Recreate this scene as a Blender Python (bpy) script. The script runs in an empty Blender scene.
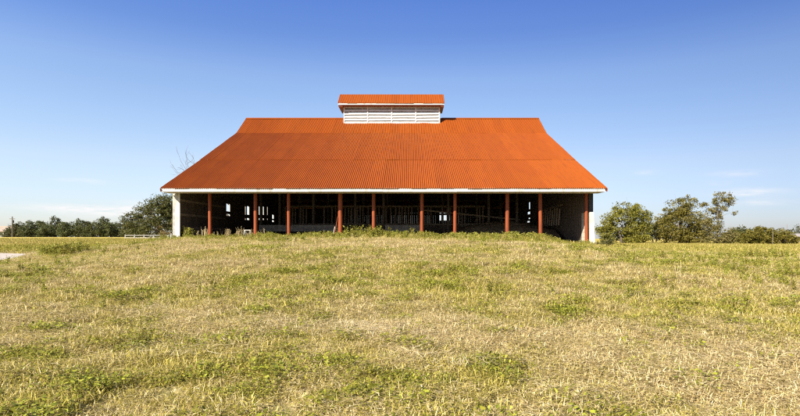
import bpy, math, random
import numpy as np

random.seed(7)
RNG = np.random.default_rng(7)
scene = bpy.context.scene
C = scene.collection
R = math.radians

# ------------------------------------------------------------------ helpers
class MB:
    """collects shapes and links them as ONE mesh object"""
    def __init__(self):
        self.v = []; self.f = []; self.n = 0
    def add(self, verts, faces):
        o = self.n
        self.v.extend([tuple(map(float, p)) for p in verts])
        self.f.extend([tuple(i + o for i in f) for f in faces])
        self.n += len(verts)
        return self
    def box(self, x0, x1, y0, y1, z0, z1, ztop=None):
        """ztop: optional (z at y0, z at y1) for a sloped top"""
        a, b = ztop if ztop else (z1, z1)
        v = [(x0,y0,z0),(x1,y0,z0),(x1,y1,z0),(x0,y1,z0),(x0,y0,a),(x1,y0,a),(x1,y1,b),(x0,y1,b)]
        f = [(0,3,2,1),(4,5,6,7),(0,1,5,4),(1,2,6,5),(2,3,7,6),(3,0,4,7)]
        return self.add(v, f)
    def bar(self, p, q, w, h, up=(0,0,1)):
        p = np.array(p, float); q = np.array(q, float)
        d = q - p; d /= np.linalg.norm(d)
        s = np.cross(d, up)
        if np.linalg.norm(s) < 1e-4: s = np.cross(d, (1,0,0))
        s /= np.linalg.norm(s); u = np.cross(s, d)
        v = []
        for e in (p, q):
            for a, b in ((-1,-1),(1,-1),(1,1),(-1,1)):
                v.append(e + s*a*w/2 + u*b*h/2)
        f = [(3,2,1,0),(4,5,6,7),(0,1,5,4),(1,2,6,5),(2,3,7,6),(3,0,4,7)]
        return self.add(v, f)
    def tube(self, pts, rad, n=6, cap=True):
        pts = [np.array(p, float) for p in pts]
        v = []; f = []
        prev = None
        for i, p in enumerate(pts):
            d = pts[min(i+1, len(pts)-1)] - pts[max(i-1, 0)]
            d = d / (np.linalg.norm(d) + 1e-9)
            if prev is None:
                s = np.cross(d, (0.3, 0.9, 0.1))
                if np.linalg.norm(s) < 1e-3: s = np.cross(d, (1, 0, 0))
            else:
                s = prev - d*np.dot(prev, d)
            s = s/(np.linalg.norm(s)+1e-9); prev = s
            u = np.cross(d, s)
            for k in range(n):
                a = 2*math.pi*k/n
                v.append(p + (s*math.cos(a) + u*math.sin(a))*rad[i])
        for i in range(len(pts)-1):
            for k in range(n):
                k2 = (k+1) % n
                f.append((i*n+k, i*n+k2, (i+1)*n+k2, (i+1)*n+k))
        if cap:
            f.append(tuple(range(n))[::-1]); f.append(tuple((len(pts)-1)*n+k for k in range(n)))
        return self.add(v, f)
    def build(self, name, mat, parent=None, smooth=False):
        me = bpy.data.meshes.new(name)
        me.from_pydata(self.v, [], self.f)
        me.validate()
        if mat: me.materials.append(mat)
        if smooth: me.polygons.foreach_set('use_smooth', [True]*len(me.polygons))
        o = bpy.data.objects.new(name, me); C.objects.link(o)
        if parent: o.parent = parent
        return o

def np_obj(name, verts, faces, mat, parent=None, smooth=False, link=True):
    """verts (n,3) array, faces list of equal or mixed tuples"""
    me = bpy.data.meshes.new(name)
    me.from_pydata(np.asarray(verts).tolist(), [], faces)
    if mat: me.materials.append(mat)
    if smooth: me.polygons.foreach_set('use_smooth', [True]*len(me.polygons))
    o = bpy.data.objects.new(name, me)
    if link: C.objects.link(o)
    if parent: o.parent = parent
    return o

def tag(o, label=None, cat=None, group=None, kind=None):
    if label: o['label'] = label
    if cat: o['category'] = cat
    if group: o['group'] = group
    if kind: o['kind'] = kind
    return o

def empty(name, loc=(0,0,0), rz=0):
    o = bpy.data.objects.new(name, None); C.objects.link(o)
    o.location = loc; o.rotation_euler = (0,0,rz); o.empty_display_size = 0.3
    return o

def copy_tree(o, parent=None):
    c = o.copy(); C.objects.link(c)
    if parent: c.parent = parent
    for ch in list(o.children): copy_tree(ch, c)
    return c

# ------------------------------------------------------------------ materials
def new_mat(name):
    m = bpy.data.materials.new(name); m.use_nodes = True
    nt = m.node_tree; nt.nodes.clear()
    out = nt.nodes.new('ShaderNodeOutputMaterial')
    return m, nt, out
def N(nt, t, **kw):
    n = nt.nodes.new(t)
    for k, v in kw.items(): setattr(n, k, v)
    return n
def ramp(nt, fac, stops):
    r = N(nt, 'ShaderNodeValToRGB')
    el = r.color_ramp.elements
    while len(el) < len(stops): el.new(0.5)
    for e, (p, c) in zip(el, stops):
        e.position = p; e.color = (*c, 1)
    nt.links.new(fac, r.inputs['Fac'])
    return r.outputs['Color']
def noise(nt, scale, detail=4, rough=0.55, vec=None, stretch=None, coord='Object'):
    n = N(nt, 'ShaderNodeTexNoise'); n.inputs['Scale'].default_value = scale
    n.inputs['Detail'].default_value = detail; n.inputs['Roughness'].default_value = rough
    if vec is None:
        tc = N(nt, 'ShaderNodeTexCoord'); vec = tc.outputs[coord]
    if stretch:
        mp = N(nt, 'ShaderNodeMapping'); mp.inputs['Scale'].default_value = stretch
        nt.links.new(vec, mp.inputs['Vector']); vec = mp.outputs['Vector']
    nt.links.new(vec, n.inputs['Vector'])
    return n.outputs['Fac']
def math_n(nt, op, a, b=None, clamp=False):
    m = N(nt, 'ShaderNodeMath', operation=op, use_clamp=clamp)
    for i, x in enumerate((a, b)):
        if x is None: continue
        if isinstance(x, (int, float)): m.inputs[i].default_value = x
        else: nt.links.new(x, m.inputs[i])
    return m.outputs[0]
def mixc(nt, fac, a, b, mode='MIX'):
    m = N(nt, 'ShaderNodeMix', data_type='RGBA', blend_type=mode)
    if isinstance(fac, (int, float)): m.inputs['Factor'].default_value = fac
    else: nt.links.new(fac, m.inputs['Factor'])
    for s, x in (('A', a), ('B', b)):
        sock = [i for i in m.inputs if i.name == s and i.type == 'RGBA'][0]
        if isinstance(x, tuple): sock.default_value = (*x, 1)
        else: nt.links.new(x, sock)
    return [o for o in m.outputs if o.type == 'RGBA'][0]
def principled(nt, out, color, rough=0.8, bump=None, bump_d=0.01, spec=0.3):
    p = N(nt, 'ShaderNodeBsdfPrincipled')
    if isinstance(color, tuple): p.inputs['Base Color'].default_value = (*color, 1)
    else: nt.links.new(color, p.inputs['Base Color'])
    if isinstance(rough, (int, float)): p.inputs['Roughness'].default_value = rough
    else: nt.links.new(rough, p.inputs['Roughness'])
    p.inputs['Specular IOR Level'].default_value = spec
    if bump is not None:
        b = N(nt, 'ShaderNodeBump'); b.inputs['Distance'].default_value = bump_d
        b.inputs['Strength'].default_value = 0.7
        nt.links.new(bump, b.inputs['Height']); nt.links.new(b.outputs['Normal'], p.inputs['Normal'])
    nt.links.new(p.outputs['BSDF'], out.inputs['Surface'])
    return p

def mat_noise(name, stops, scale, rough=0.85, stretch=None, bump_d=0.01, detail=5, spec=0.25):
    m, nt, out = new_mat(name)
    f = noise(nt, scale, detail, 0.6, stretch=stretch)
    principled(nt, out, ramp(nt, f, stops), rough, f, bump_d, spec)
    return m

def mat_roof():
    m, nt, out = new_mat('red_roof_paint')
    tc = N(nt, 'ShaderNodeTexCoord')
    sep = N(nt, 'ShaderNodeSeparateXYZ'); nt.links.new(tc.outputs['Object'], sep.inputs[0])
    # each roofing sheet (0.8 m wide) weathered a little differently
    sheet = math_n(nt, 'FLOOR', math_n(nt, 'DIVIDE', sep.outputs['X'], 0.8))
    row = math_n(nt, 'ADD', math_n(nt, 'GREATER_THAN', sep.outputs['Z'], 6.84), math_n(nt, 'GREATER_THAN', sep.outputs['Z'], 10.1))
    wn = N(nt, 'ShaderNodeTexWhiteNoise', noise_dimensions='2D')
    cb = N(nt, 'ShaderNodeCombineXYZ'); nt.links.new(sheet, cb.inputs[0]); nt.links.new(row, cb.inputs[1])
    nt.links.new(cb.outputs[0], wn.inputs['Vector'])
    base = ramp(nt, wn.outputs['Value'], [(0, (0.228, 0.052, 0.0065)), (0.5, (0.246, 0.057, 0.007)), (1, (0.264, 0.062, 0.0075))])
    big = noise(nt, 0.35, 4, 0.6)
    base = mixc(nt, ramp(nt, big, [(0.4, (0,0,0)), (0.7, (0.35,0.35,0.35))]), base, (0.235, 0.046, 0.007))
    streak = noise(nt, 2.2, 5, 0.65, stretch=(3.0, 0.25, 0.25))
    col = mixc(nt, ramp(nt, streak, [(0.50, (0,0,0)), (0.72, (0.55,0.55,0.55))]), base, (0.165, 0.038, 0.009))
    principled(nt, out, col, 0.55, None, spec=0.08)
    return m

def mat_leaf(name, cols, trans=0.25, rough=0.55):
    m, nt, out = new_mat(name)
    g = N(nt, 'ShaderNodeNewGeometry')
    oi = N(nt, 'ShaderNodeObjectInfo')
    n = noise(nt, 0.55, 2, 0.5)
    r = math_n(nt, 'ADD', math_n(nt, 'MULTIPLY', g.outputs['Random Per Island'], 0.6), math_n(nt, 'MULTIPLY', n, 0.5))
    k = len(cols)
    c = ramp(nt, r, [(0.1 + 0.85*i/(k-1), cc) for i, cc in enumerate(cols)])
    hs = N(nt, 'ShaderNodeHueSaturation'); nt.links.new(c, hs.inputs['Color'])
    nt.links.new(math_n(nt, 'ADD', math_n(nt, 'MULTIPLY', oi.outputs['Random'], 0.03), 0.485), hs.inputs['Hue'])
    nt.links.new(math_n(nt, 'ADD', math_n(nt, 'MULTIPLY', oi.outputs['Random'], 0.4), 0.8), hs.inputs['Value'])
    c = hs.outputs['Color']
    p = N(nt, 'ShaderNodeBsdfPrincipled'); nt.links.new(c, p.inputs['Base Color'])
    p.inputs['Roughness'].default_value = rough; p.inputs['Specular IOR Level'].default_value = 0.25
    t = N(nt, 'ShaderNodeBsdfTranslucent'); nt.links.new(c, t.inputs['Color'])
    mx = N(nt, 'ShaderNodeMixShader'); mx.inputs[0].default_value = trans
    nt.links.new(p.outputs[0], mx.inputs[1]); nt.links.new(t.outputs[0], mx.inputs[2])
    nt.links.new(mx.outputs[0], out.inputs['Surface'])
    return m

def mat_blade(name, green, straw, trans=0.3):
    """grass whose straw / green share comes from the tuft's own 'dry' value"""
    m, nt, out = new_mat(name)
    g = N(nt, 'ShaderNodeNewGeometry')
    at = N(nt, 'ShaderNodeAttribute', attribute_type='INSTANCER', attribute_name='dry')
    oi = N(nt, 'ShaderNodeObjectInfo')
    r = g.outputs['Random Per Island']
    r2 = math_n(nt, 'FRACT', math_n(nt, 'MULTIPLY', math_n(nt, 'ADD', r, oi.outputs['Random']), 17.31))
    k = len(green)
    cg = ramp(nt, r, [(i/(k-1), c) for i, c in enumerate(green)])
    k = len(straw)
    cs = ramp(nt, r, [(i/(k-1), c) for i, c in enumerate(straw)])
    f = math_n(nt, 'ADD', at.outputs['Fac'], math_n(nt, 'MULTIPLY', math_n(nt, 'SUBTRACT', r2, 0.5), 1.25))
    f = math_n(nt, 'MULTIPLY', math_n(nt, 'SUBTRACT', f, 0.25), 2.0, True)
    c = mixc(nt, f, cg, cs)
    d = N(nt, 'ShaderNodeBsdfPrincipled'); nt.links.new(c, d.inputs['Base Color'])
    d.inputs['Roughness'].default_value = 0.6; d.inputs['Specular IOR Level'].default_value = 0.2
    t = N(nt, 'ShaderNodeBsdfTranslucent'); nt.links.new(c, t.inputs['Color'])
    mx = N(nt, 'ShaderNodeMixShader'); mx.inputs[0].default_value = trans
    nt.links.new(d.outputs[0], mx.inputs[1]); nt.links.new(t.outputs[0], mx.inputs[2])
    nt.links.new(mx.outputs[0], out.inputs['Surface'])
    return m

M = {}
M['roof'] = mat_roof()
M['white'] = mat_noise('weathered_white_paint', [(0.28, (0.26,0.245,0.215)), (0.42, (0.43,0.415,0.375)), (0.55, (0.52,0.505,0.465)), (0.8, (0.57,0.56,0.53))], 3.5, 0.6, (1,1,0.25), 0.004)
M['louver'] = mat_noise('louver_white', [(0.3, (0.40,0.375,0.33)), (0.5, (0.54,0.52,0.49)), (0.8, (0.60,0.585,0.56))], 3.0, 0.6, (1,1,2), 0.003)
M['post'] = mat_noise('red_post_paint', [(0.25, (0.10,0.024,0.011)), (0.45, (0.20,0.045,0.013)), (0.75, (0.25,0.058,0.016))], 3.0, 0.6, (2,2,0.4), 0.012)
M['wood'] = mat_noise('old_dark_wood', [(0.25, (0.05,0.042,0.034)), (0.55, (0.12,0.098,0.078)), (0.8, (0.19,0.155,0.12))], 2.0, 0.9, (4,4,0.5), 0.008)
M['slat'] = mat_noise('grey_slat_wood', [(0.25, (0.14,0.115,0.09)), (0.55, (0.25,0.21,0.165)), (0.8, (0.34,0.28,0.22))], 3.0, 0.9, (3,3,0.5), 0.006)
M['pale'] = mat_noise('pale_tan_boards', [(0.3, (0.30,0.25,0.19)), (0.5, (0.46,0.41,0.33)), (0.75, (0.56,0.52,0.44))], 6.0, 0.85, (1,1,1.5), 0.012)
M['concrete'] = mat_noise('pale_concrete', [(0.3, (0.13,0.125,0.115)), (0.5, (0.24,0.23,0.21)), (0.75, (0.34,0.33,0.305))], 3.5, 0.9)
M['dirt'] = mat_noise('barn_dirt', [(0.3, (0.12,0.088,0.058)), (0.7, (0.28,0.215,0.145))], 1.2, 0.95, None, 0.03)
M['hay'] = mat_noise('old_hay', [(0.3, (0.10,0.075,0.045)), (0.7, (0.22,0.17,0.10))], 5.0, 0.95, None, 0.05)
M['bark'] = mat_noise('bark', [(0.3, (0.07,0.055,0.042)), (0.7, (0.17,0.14,0.11))], 5.0, 0.9, (2,2,0.4), 0.02)
M['deadwood'] = mat_noise('dead_grey_wood', [(0.3, (0.20,0.175,0.16)), (0.7, (0.33,0.30,0.28))], 6.0, 0.9)
M['gravel'] = mat_noise('pale_gravel', [(0.3, (0.30,0.255,0.21)), (0.5, (0.40,0.35,0.295)), (0.75, (0.46,0.41,0.355))], 9.0, 0.95, None, 0.02, 8)
M['railw'] = mat_noise('rail_paint', [(0.3, (0.22,0.21,0.18)), (0.7, (0.40,0.385,0.34))], 4.0, 0.7)
M['tanroof'] = mat_noise('tan_shingles', [(0.3, (0.26,0.20,0.15)), (0.7, (0.36,0.29,0.23))], 1.5, 0.9)
M['greyroof'] = mat_noise('grey_tin', [(0.3, (0.20,0.18,0.165)), (0.7, (0.32,0.29,0.27))], 1.5, 0.8)
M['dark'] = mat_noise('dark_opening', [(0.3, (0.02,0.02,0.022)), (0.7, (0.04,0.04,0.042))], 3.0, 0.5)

OAK = [(0.025,0.033,0.009), (0.056,0.064,0.016), (0.105,0.103,0.027), (0.175,0.155,0.05)]
ELM = [(0.046,0.050,0.008), (0.105,0.102,0.014), (0.19,0.165,0.024), (0.29,0.235,0.042)]
SPARSE = [(0.056,0.060,0.010), (0.125,0.122,0.018), (0.21,0.19,0.029), (0.30,0.255,0.056)]
THIN = [(0.055,0.054,0.016), (0.12,0.108,0.031), (0.19,0.16,0.05), (0.27,0.22,0.09)]
FAR = [(0.030,0.040,0.014), (0.058,0.069,0.022), (0.098,0.102,0.031), (0.15,0.14,0.047)]
TAN = [(0.10,0.085,0.025), (0.20,0.15,0.045), (0.30,0.21,0.075)]
M['oak'] = mat_leaf('oak_leaf', OAK); M['elm'] = mat_leaf('elm_leaf', ELM)
M['sparse'] = mat_leaf('sparse_leaf', SPARSE); M['far'] = mat_leaf('far_leaf', FAR)
M['thin'] = mat_leaf('thin_tree_leaf', THIN); M['tan'] = mat_leaf('tan_leaf', TAN)
M['weed'] = mat_leaf('weed_leaf', [(0.09,0.105,0.012), (0.18,0.19,0.018), (0.30,0.295,0.03), (0.44,0.39,0.06)], 0.3)
M['blade'] = mat_blade('grass_blade', [(0.14,0.135,0.020), (0.31,0.275,0.042), (0.49,0.405,0.080), (0.66,0.54,0.15)],
                       [(0.26,0.185,0.075), (0.53,0.40,0.17), (0.73,0.585,0.29), (0.85,0.74,0.46)], 0.3)
M['farblade'] = mat_blade('far_grass_blade', [(0.12,0.125,0.018), (0.24,0.23,0.032), (0.38,0.335,0.055)], [(0.28,0.215,0.055), (0.46,0.36,0.105), (0.62,0.50,0.19)], 0.3)
M['stalk'] = mat_blade('straw_stalk', [(0.40,0.31,0.13), (0.52,0.41,0.20), (0.62,0.50,0.27)], [(0.52,0.41,0.20), (0.64,0.52,0.29), (0.76,0.66,0.42)], 0.2)
M['moth'] = mat_leaf('weed_leaf_barn', [(0.10,0.11,0.016), (0.19,0.195,0.027), (0.31,0.285,0.045), (0.44,0.37,0.09)], 0.3)

# ------------------------------------------------------------------ terrain
GX = np.array([-400,-60,-30,-22,-18,-14,-7,0,6,11,16,25,60,400.0])
GY = np.array([-200,-20,0,5,10,15,20,25,28,31,36,46,60,80,150,400,2500.0])
_c  = [-4,-0.9,0.0,0.10,0.38,0.70,0.99,1.24,1.36,1.45,1.47,1.47,1.45,1.38,1.30,0.3,-20]
_l0 = [-4,-1.2,-.3,-.2,0.05,0.25,0.42,0.50,0.55,0.60,0.68,0.86,1.05,1.22,1.30,0.6,-20]
_l1 = [-4,-1.0,-.1,0.02,0.22,0.42,0.55,0.58,0.58,0.60,0.68,0.88,1.08,1.25,1.31,0.6,-20]
_l2 = [-4,-1.0,0.0,0.06,0.26,0.40,0.42,0.42,0.50,0.58,0.72,0.93,1.12,1.28,1.32,0.5,-20]
_l3 = [-4,-.9,0.0,0.09,0.29,0.41,0.43,0.46,0.62,0.90,1.10,1.18,1.25,1.32,1.32,0.5,-20]
_l4 = [-4,-.9,0.0,0.10,0.34,0.50,0.58,1.00,1.30,1.47,1.50,1.48,1.45,1.38,1.32,0.4,-20]
_r1 = [-4,-.9,0.0,0.10,0.38,0.70,0.98,1.20,1.30,1.38,1.40,1.36,1.25,1.10,0.90,0.1,-20]
_r2 = [-4,-.9,0.0,0.10,0.35,0.58,0.70,0.70,0.80,1.10,1.05,0.98,0.90,0.79,0.63,0.0,-20]
_r3 = [-4,-.9,0.0,0.09,0.32,0.52,0.60,0.56,0.56,0.64,0.74,0.75,0.69,0.60,0.43,-.3,-20]
_r4 = [-4,-.9,0.0,0.06,0.28,0.46,0.55,0.56,0.57,0.62,0.69,0.71,0.66,0.58,0.40,-.4,-20]
_r5 = [-4,-1.2,-.2,-.1,0.10,0.3,0.45,0.55,0.58,0.60,0.60,0.58,0.55,0.50,0.35,-.5,-20]
GZ = np.array([_l0,_l0,_l1,_l2,_l3,_l4,_c,_c,_r1,_r2,_r3,_r4,_r5,_r5], float)   # [ix, iy]
def _bil(x, y):
    x = np.clip(x, GX[0], GX[-1]-1e-3); y = np.clip(y, GY[0], GY[-1]-1e-3)
    i = np.clip(np.searchsorted(GX, x, side='right')-1, 0, len(GX)-2)
    j = np.clip(np.searchsorted(GY, y, side='right')-1, 0, len(GY)-2)
    u = (x-GX[i])/(GX[i+1]-GX[i]); v = (y-GY[j])/(GY[j+1]-GY[j])
    return (GZ[i,j]*(1-u)*(1-v) + GZ[i+1,j]*u*(1-v) + GZ[i,j+1]*(1-u)*v + GZ[i+1,j+1]*u*v)
def vnoise(x, y, seed=0):
    """smooth value noise in 0..1"""
    x = np.asarray(x, float) + 1000.0; y = np.asarray(y, float) + 1000.0
    xi = np.floor(x).astype(np.int64); yi = np.floor(y).astype(np.int64)
    u = x-xi; v = y-yi; u = u*u*(3-2*u); v = v*v*(3-2*v)
    def h(a, b):
        n = (a*374761393 + b*668265263 + seed*974634777) & 0xffffffff
        n = ((n ^ (n >> 13))*1274126177) & 0xffffffff
        return ((n ^ (n >> 16)) & 0xffff)/65535.0
    return (h(xi,yi)*(1-u)+h(xi+1,yi)*u)*(1-v) + (h(xi,yi+1)*(1-u)+h(xi+1,yi+1)*u)*v
def fbm(x, y, seed=0, o=4):
    s = 0; a = 0.5; t = 0
    for k in range(o):
        s = s + a*vnoise(np.asarray(x)*2**k, np.asarray(y)*2**k, seed+k); t += a; a *= 0.5
    return s/t
def gz(x, y):
    x = np.asarray(x, float); y = np.asarray(y, float)
    s = 0
    for dx in (-1.5, 0, 1.5):
        for dy in (-1.5, 0, 1.5):
            s = s + _bil(x+dx, y+dy)
    s = s/9
    near = np.clip(1.0 - np.hypot(x, y-15)/60, 0, 1)
    inbarn = (x > -15) & (x < 11.6) & (y > 31)
    return s + near*np.where(inbarn, 0.0, 1.0)*((fbm(x*0.45, y*0.45, 3, 3)-0.5)*0.16)
def gz1(x, y): return float(gz(np.array([x]), np.array([y]))[0])

def sheet(name, xs, ys, mat, dz=0.0, mask=None):
    X, Y = np.meshgrid(xs, ys)
    Z = gz(X, Y) + dz
    nx = len(xs); ny = len(ys)
    v = np.stack([X.ravel(), Y.ravel(), Z.ravel()], 1)
    f = [(j*nx+i, j*nx+i+1, (j+1)*nx+i+1, (j+1)*nx+i) for j in range(ny-1) for i in range(nx-1)]
    return np_obj(name, v, f, mat, smooth=True)

def mat_ground():
    m, nt, out = new_mat('field_ground')
    tc = N(nt, 'ShaderNodeTexCoord')
    sep = N(nt, 'ShaderNodeSeparateXYZ'); nt.links.new(tc.outputs['Object'], sep.inputs[0])
    fine = noise(nt, 9.0, 8, 0.7)
    mid = noise(nt, 0.35, 5, 0.6)
    near = ramp(nt, fine, [(0.3, (0.11,0.082,0.038)), (0.5, (0.27,0.21,0.092)), (0.7, (0.46,0.37,0.17))])
    near = mixc(nt, ramp(nt, mid, [(0.42,(0,0,0)), (0.62,(0.6,0.6,0.6))]), near, (0.27,0.26,0.06))
    farn = noise(nt, 0.06, 6, 0.65, stretch=(0.5, 1.6, 1))
    far = ramp(nt, farn, [(0.3, (0.40,0.31,0.060)), (0.5, (0.50,0.385,0.080)), (0.68, (0.36,0.325,0.055))])
    far = mixc(nt, ramp(nt, noise(nt, 1.2, 8, 0.75), [(0.35,(0,0,0)), (0.7,(0.5,0.5,0.5))]), far, (0.32,0.24,0.065))
    d = N(nt, 'ShaderNodeVectorMath', operation='LENGTH'); nt.links.new(tc.outputs['Object'], d.inputs[0])
    mr = N(nt, 'ShaderNodeMapRange'); mr.inputs['From Min'].default_value = 26; mr.inputs['From Max'].default_value = 55
    nt.links.new(d.outputs['Value'], mr.inputs['Value'])
    col = mixc(nt, mr.outputs['Result'], near, far)
    principled(nt, out, col, 0.95, fine, 0.04, 0.1)
    return m
M['ground'] = mat_ground()
def axis(lo, hi, dense0, dense1, step, growth=1.25):
    a = list(np.arange(dense0, dense1+1e-6, step))
    s = step; x = dense1
    while x < hi: s *= growth; x += s; a.append(min(x, hi))
    s = step; x = dense0
    while x > lo: s *= growth; x -= s; a.insert(0, max(x, lo))
    return np.array(a)
ground = sheet('ground', axis(-2400, 2400, -32, 32, 0.5), axis(-150, 2400, -4, 66, 0.5), M['ground'])
tag(ground, kind='structure')

# gravel drive at the left edge of the field
def poly_sheet(name, poly, step, mat, dz):
    P = np.array(poly, float)
    xs = np.arange(P[:,0].min(), P[:,0].max()+step, step); ys = np.arange(P[:,1].min(), P[:,1].max()+step, step)
    def inside(x, y):
        c = False; n = len(P)
        for i in range(n):
            x1, y1 = P[i]; x2, y2 = P[(i+1) % n]
            if (y1 > y) != (y2 > y) and x < (x2-x1)*(y-y1)/(y2-y1)+x1: c = not c
        return c
    idx = {}; V = []; F = []
    def vid(i, j):
        if (i, j) not in idx:
            idx[(i, j)] = len(V); V.append((xs[i], ys[j], gz1(xs[i], ys[j])+dz))
        return idx[(i, j)]
    for i in range(len(xs)-1):
        for j in range(len(ys)-1):
            if inside(xs[i]+step/2, ys[j]+step/2):
                F.append((vid(i,j), vid(i+1,j), vid(i+1,j+1), vid(i,j+1)))
    return np_obj(name, V, F, mat, smooth=True)
PATH = [(-50,17),(-30,19.5),(-17.2,22.6),(-18.4,25.4),(-19.6,27.4),(-21,29.5),(-24,31.2),(-32,32.5),(-50,33.5)]
path = poly_sheet('gravel_path', PATH, 0.25, M['gravel'], 0.03)
tag(path, kind='structure')
def in_path(x, y):
    c = np.zeros(x.shape, bool); n = len(PATH)
    for i in range(n):
        x1, y1 = PATH[i]; x2, y2 = PATH[(i+1) % n]
        k = (y1 > y) != (y2 > y)
        with np.errstate(divide='ignore', invalid='ignore'):
            k &= x < (x2-x1)*(y-y1)/(y2-y1 if y2 != y1 else 1e-9)+x1
        c ^= k
    return c

# ------------------------------------------------------------------ barn
EX0, EX1 = -14.26, 11.37                     # eave ends
PROF = [(30.5, 4.34), (36.47, 6.83), (44.1, 10.12), (46.7, 11.88)]   # roof section, front slope
YR = 46.7
def roof_z(y):
    y = y if y <= YR else 2*YR - y
    for (a, za), (b, zb) in zip(PROF, PROF[1:]):
        if y <= b: return za + (zb-za)*(y-a)/(b-a)
    return PROF[-1][1]
YF, YB = 31.8, 61.6                          # post line and rear wall
WL, WR = -13.75, 10.75                       # inner faces of the two side walls
FLOOR = 1.38

barn = empty('barn', (-1.45, 31.8, 1.4))
tag(barn, 'long open-fronted hay barn with a bright red metal roof and red posts', 'barn')
def bp(mb, name, mat, parent=None, smooth=False):
    """build in world coordinates as a child of the barn (or of one of its parts)"""
    o = mb.build(name, mat, parent or barn, smooth)
    o.matrix_parent_inverse = barn_inv if (parent is None) else barn_inv @ Identity
    return o
from mathutils import Matrix
barn_inv = Matrix.Translation((1.45, -31.8, -1.4)); Identity = Matrix.Identity(4)
def bp(mb, name, mat, parent=None, smooth=False):
    o = mb.build(name, mat, parent or barn, smooth)
    if parent is None: o.matrix_parent_inverse = barn_inv
    return o     # children of parts: the part itself already sits in world coordinates

# corrugated roofing: three courses each side, the upper one lapping over the lower
def corrugated(mb, x0, x1, prof, per, amp, nper=8, lift=0.02, flip=False):
    n = int(round((x1-x0)/per))*nper
    xs = np.linspace(x0, x1, n+1)
    ph = (xs-x0)/per
    wave = amp*np.sin(2*np.pi*ph)                              # rounded ribs
    for k, ((ya, za), (yb, zb)) in enumerate(zip(prof, prof[1:])):
        L = math.hypot(yb-ya, zb-za); dy, dz = (yb-ya)/L, (zb-za)/L
        sgn = -1 if yb > ya else 1
        ny, nz = (-dz, dy) if yb > ya else (dz, -dy)
        if nz < 0: ny, nz = -ny, -nz
        ov = 0.10 if k > 0 else 0.0
        rows = []
        m = max(2, int(L/1.0))
        sh = np.floor((xs-x0)/0.8).astype(int); rs = np.random.default_rng(300+k)
        jz = rs.normal(0, .004, 64)[sh % 64]; js = rs.normal(0, .012, 64)[sh % 64]   # sheets laid slightly out of line
        for r in range(m+1):
            s = -ov + (L+ov)*r/m
            off = lift*k + 0.0
            wob = 0.006*np.sin(xs*1.7+r*2.1+k) + 0.004*np.sin(xs*4.3+r)
            h = wave + off + jz + wob*(0 < r < m)
            ss = s + js*(r == 0)
            rows.append(np.stack([xs, ya+dy*ss+ny*h, za+dz*ss+nz*h], 1))
        V = np.concatenate(rows)
        w = n+1
        F = []
        for r in range(m):
            for i in range(n):
                q = (r*w+i, r*w+i+1, (r+1)*w+i+1, (r+1)*w+i)
                F.append(q if not flip else q[::-1])
        mb.add(V, F)
roof = MB()
corrugated(roof, EX0, EX1, PROF, 0.12, 0.0205)
corrugated(roof, EX0, EX1, [(2*YR-y, z) for y, z in PROF], 0.12, 0.0205, nper=4, flip=True)
roof_o = bp(roof, 'roof', M['roof'])
sm = roof_o.modifiers.new('thick', 'SOLIDIFY'); sm.thickness = 0.006; sm.offset = -1
# ridge cap
for (xa, xb) in ((EX0, -5.75), (2.85, EX1)):
    rc = MB()
    for s in (-1, 1):
        rc.add([(xa, YR, 11.955), (xb, YR, 11.955), (xb, YR+s*0.22, 11.825), (xa, YR+s*0.22, 11.825)], [(0,1,2,3) if s < 0 else (3,2,1,0)])
    o = bp(rc, 'ridge_cap', M['roof'], roof_o); o.modifiers.new('t', 'SOLIDIFY').thickness = 0.006
# rake trim boards along both sloping roof ends
for x in (EX0+0.01, EX1-0.05):
    rk = MB()
    full = PROF + [(2*YR-y, z) for y, z in PROF[::-1][1:]]
    for (ya, za), (yb, zb) in zip(full, full[1:]):
        rk.bar((x+0.02, ya, za-0.12), (x+0.02, yb, zb-0.12), 0.04, 0.17)
    bp(rk, 'rake_board', M['post'], roof_o)
# white eave fascia, front and back, made of long boards with a slight sag
fa = MB()
segs = np.linspace(EX0+0.03, EX1-0.12, 7)
for a, b in zip(segs, segs[1:]):
    dz = random.uniform(-0.008, 0.008)
    fa.box(a+0.002, b-0.002, 30.56, 30.60, 4.14+dz, 4.35)
bp(fa, 'fascia', M['white'], roof_o)
fb = MB(); fb.box(EX0+0.03, EX1-0.03, 62.80, 62.84, 4.05, 4.285); bp(fb, 'fascia', M['white'], roof_o)
sb = MB(); sb.box(EX0+.05, EX1-.14, 30.605, 31.70, 4.125, 4.14); bp(sb, 'soffit', M['pale'], roof_o)
# rafters under the eave and purlins
rf = MB()
for x in np.arange(-13.6, 10.8, 1.22):
    for (ya, za), (yb, zb) in zip(PROF, PROF[1:]):
        rf.bar((x, ya+0.12 if ya > 31 else 31.0, za-0.13 if ya > 31 else roof_z(31.0)-.13), (x, yb, zb-0.13), 0.05, 0.16)
        rf.bar((x, 2*YR-ya-0.12, za-0.13), (x, 2*YR-yb, zb-0.13), 0.05, 0.16)
bp(rf, 'rafters', M['wood'], roof_o)

# posts
POSTX = [(-11.87,.105),(-9.16,.112),(-7.16,.105),(-4.09,.142),(-2.09,.110),(0.78,.112),(2.74,.108),(5.85,.125),(7.85,.115),(10.60,.10)]
for i, (x, r) in enumerate(POSTX):
    mb = MB(); z0 = gz1(x, YF) - 0.25
    top = roof_z(YF) - 0.22
    n = 9; pts = []; rad = []
    lx = random.uniform(-.03, .03)
    for k in range(n):
        t = k/(n-1)
        pts.append((x + lx*t + 0.008*math.sin(3*t+i), YF + 0.008*math.cos(4*t+i), z0 + (top-z0)*t))
        rad.append(r*(1.06-0.14*t)*(1+0.02*math.sin(7*t+i*2)))
    mb.tube(pts, rad, 14)
    bp(mb, 'post', M['post'], None, True)
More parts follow.
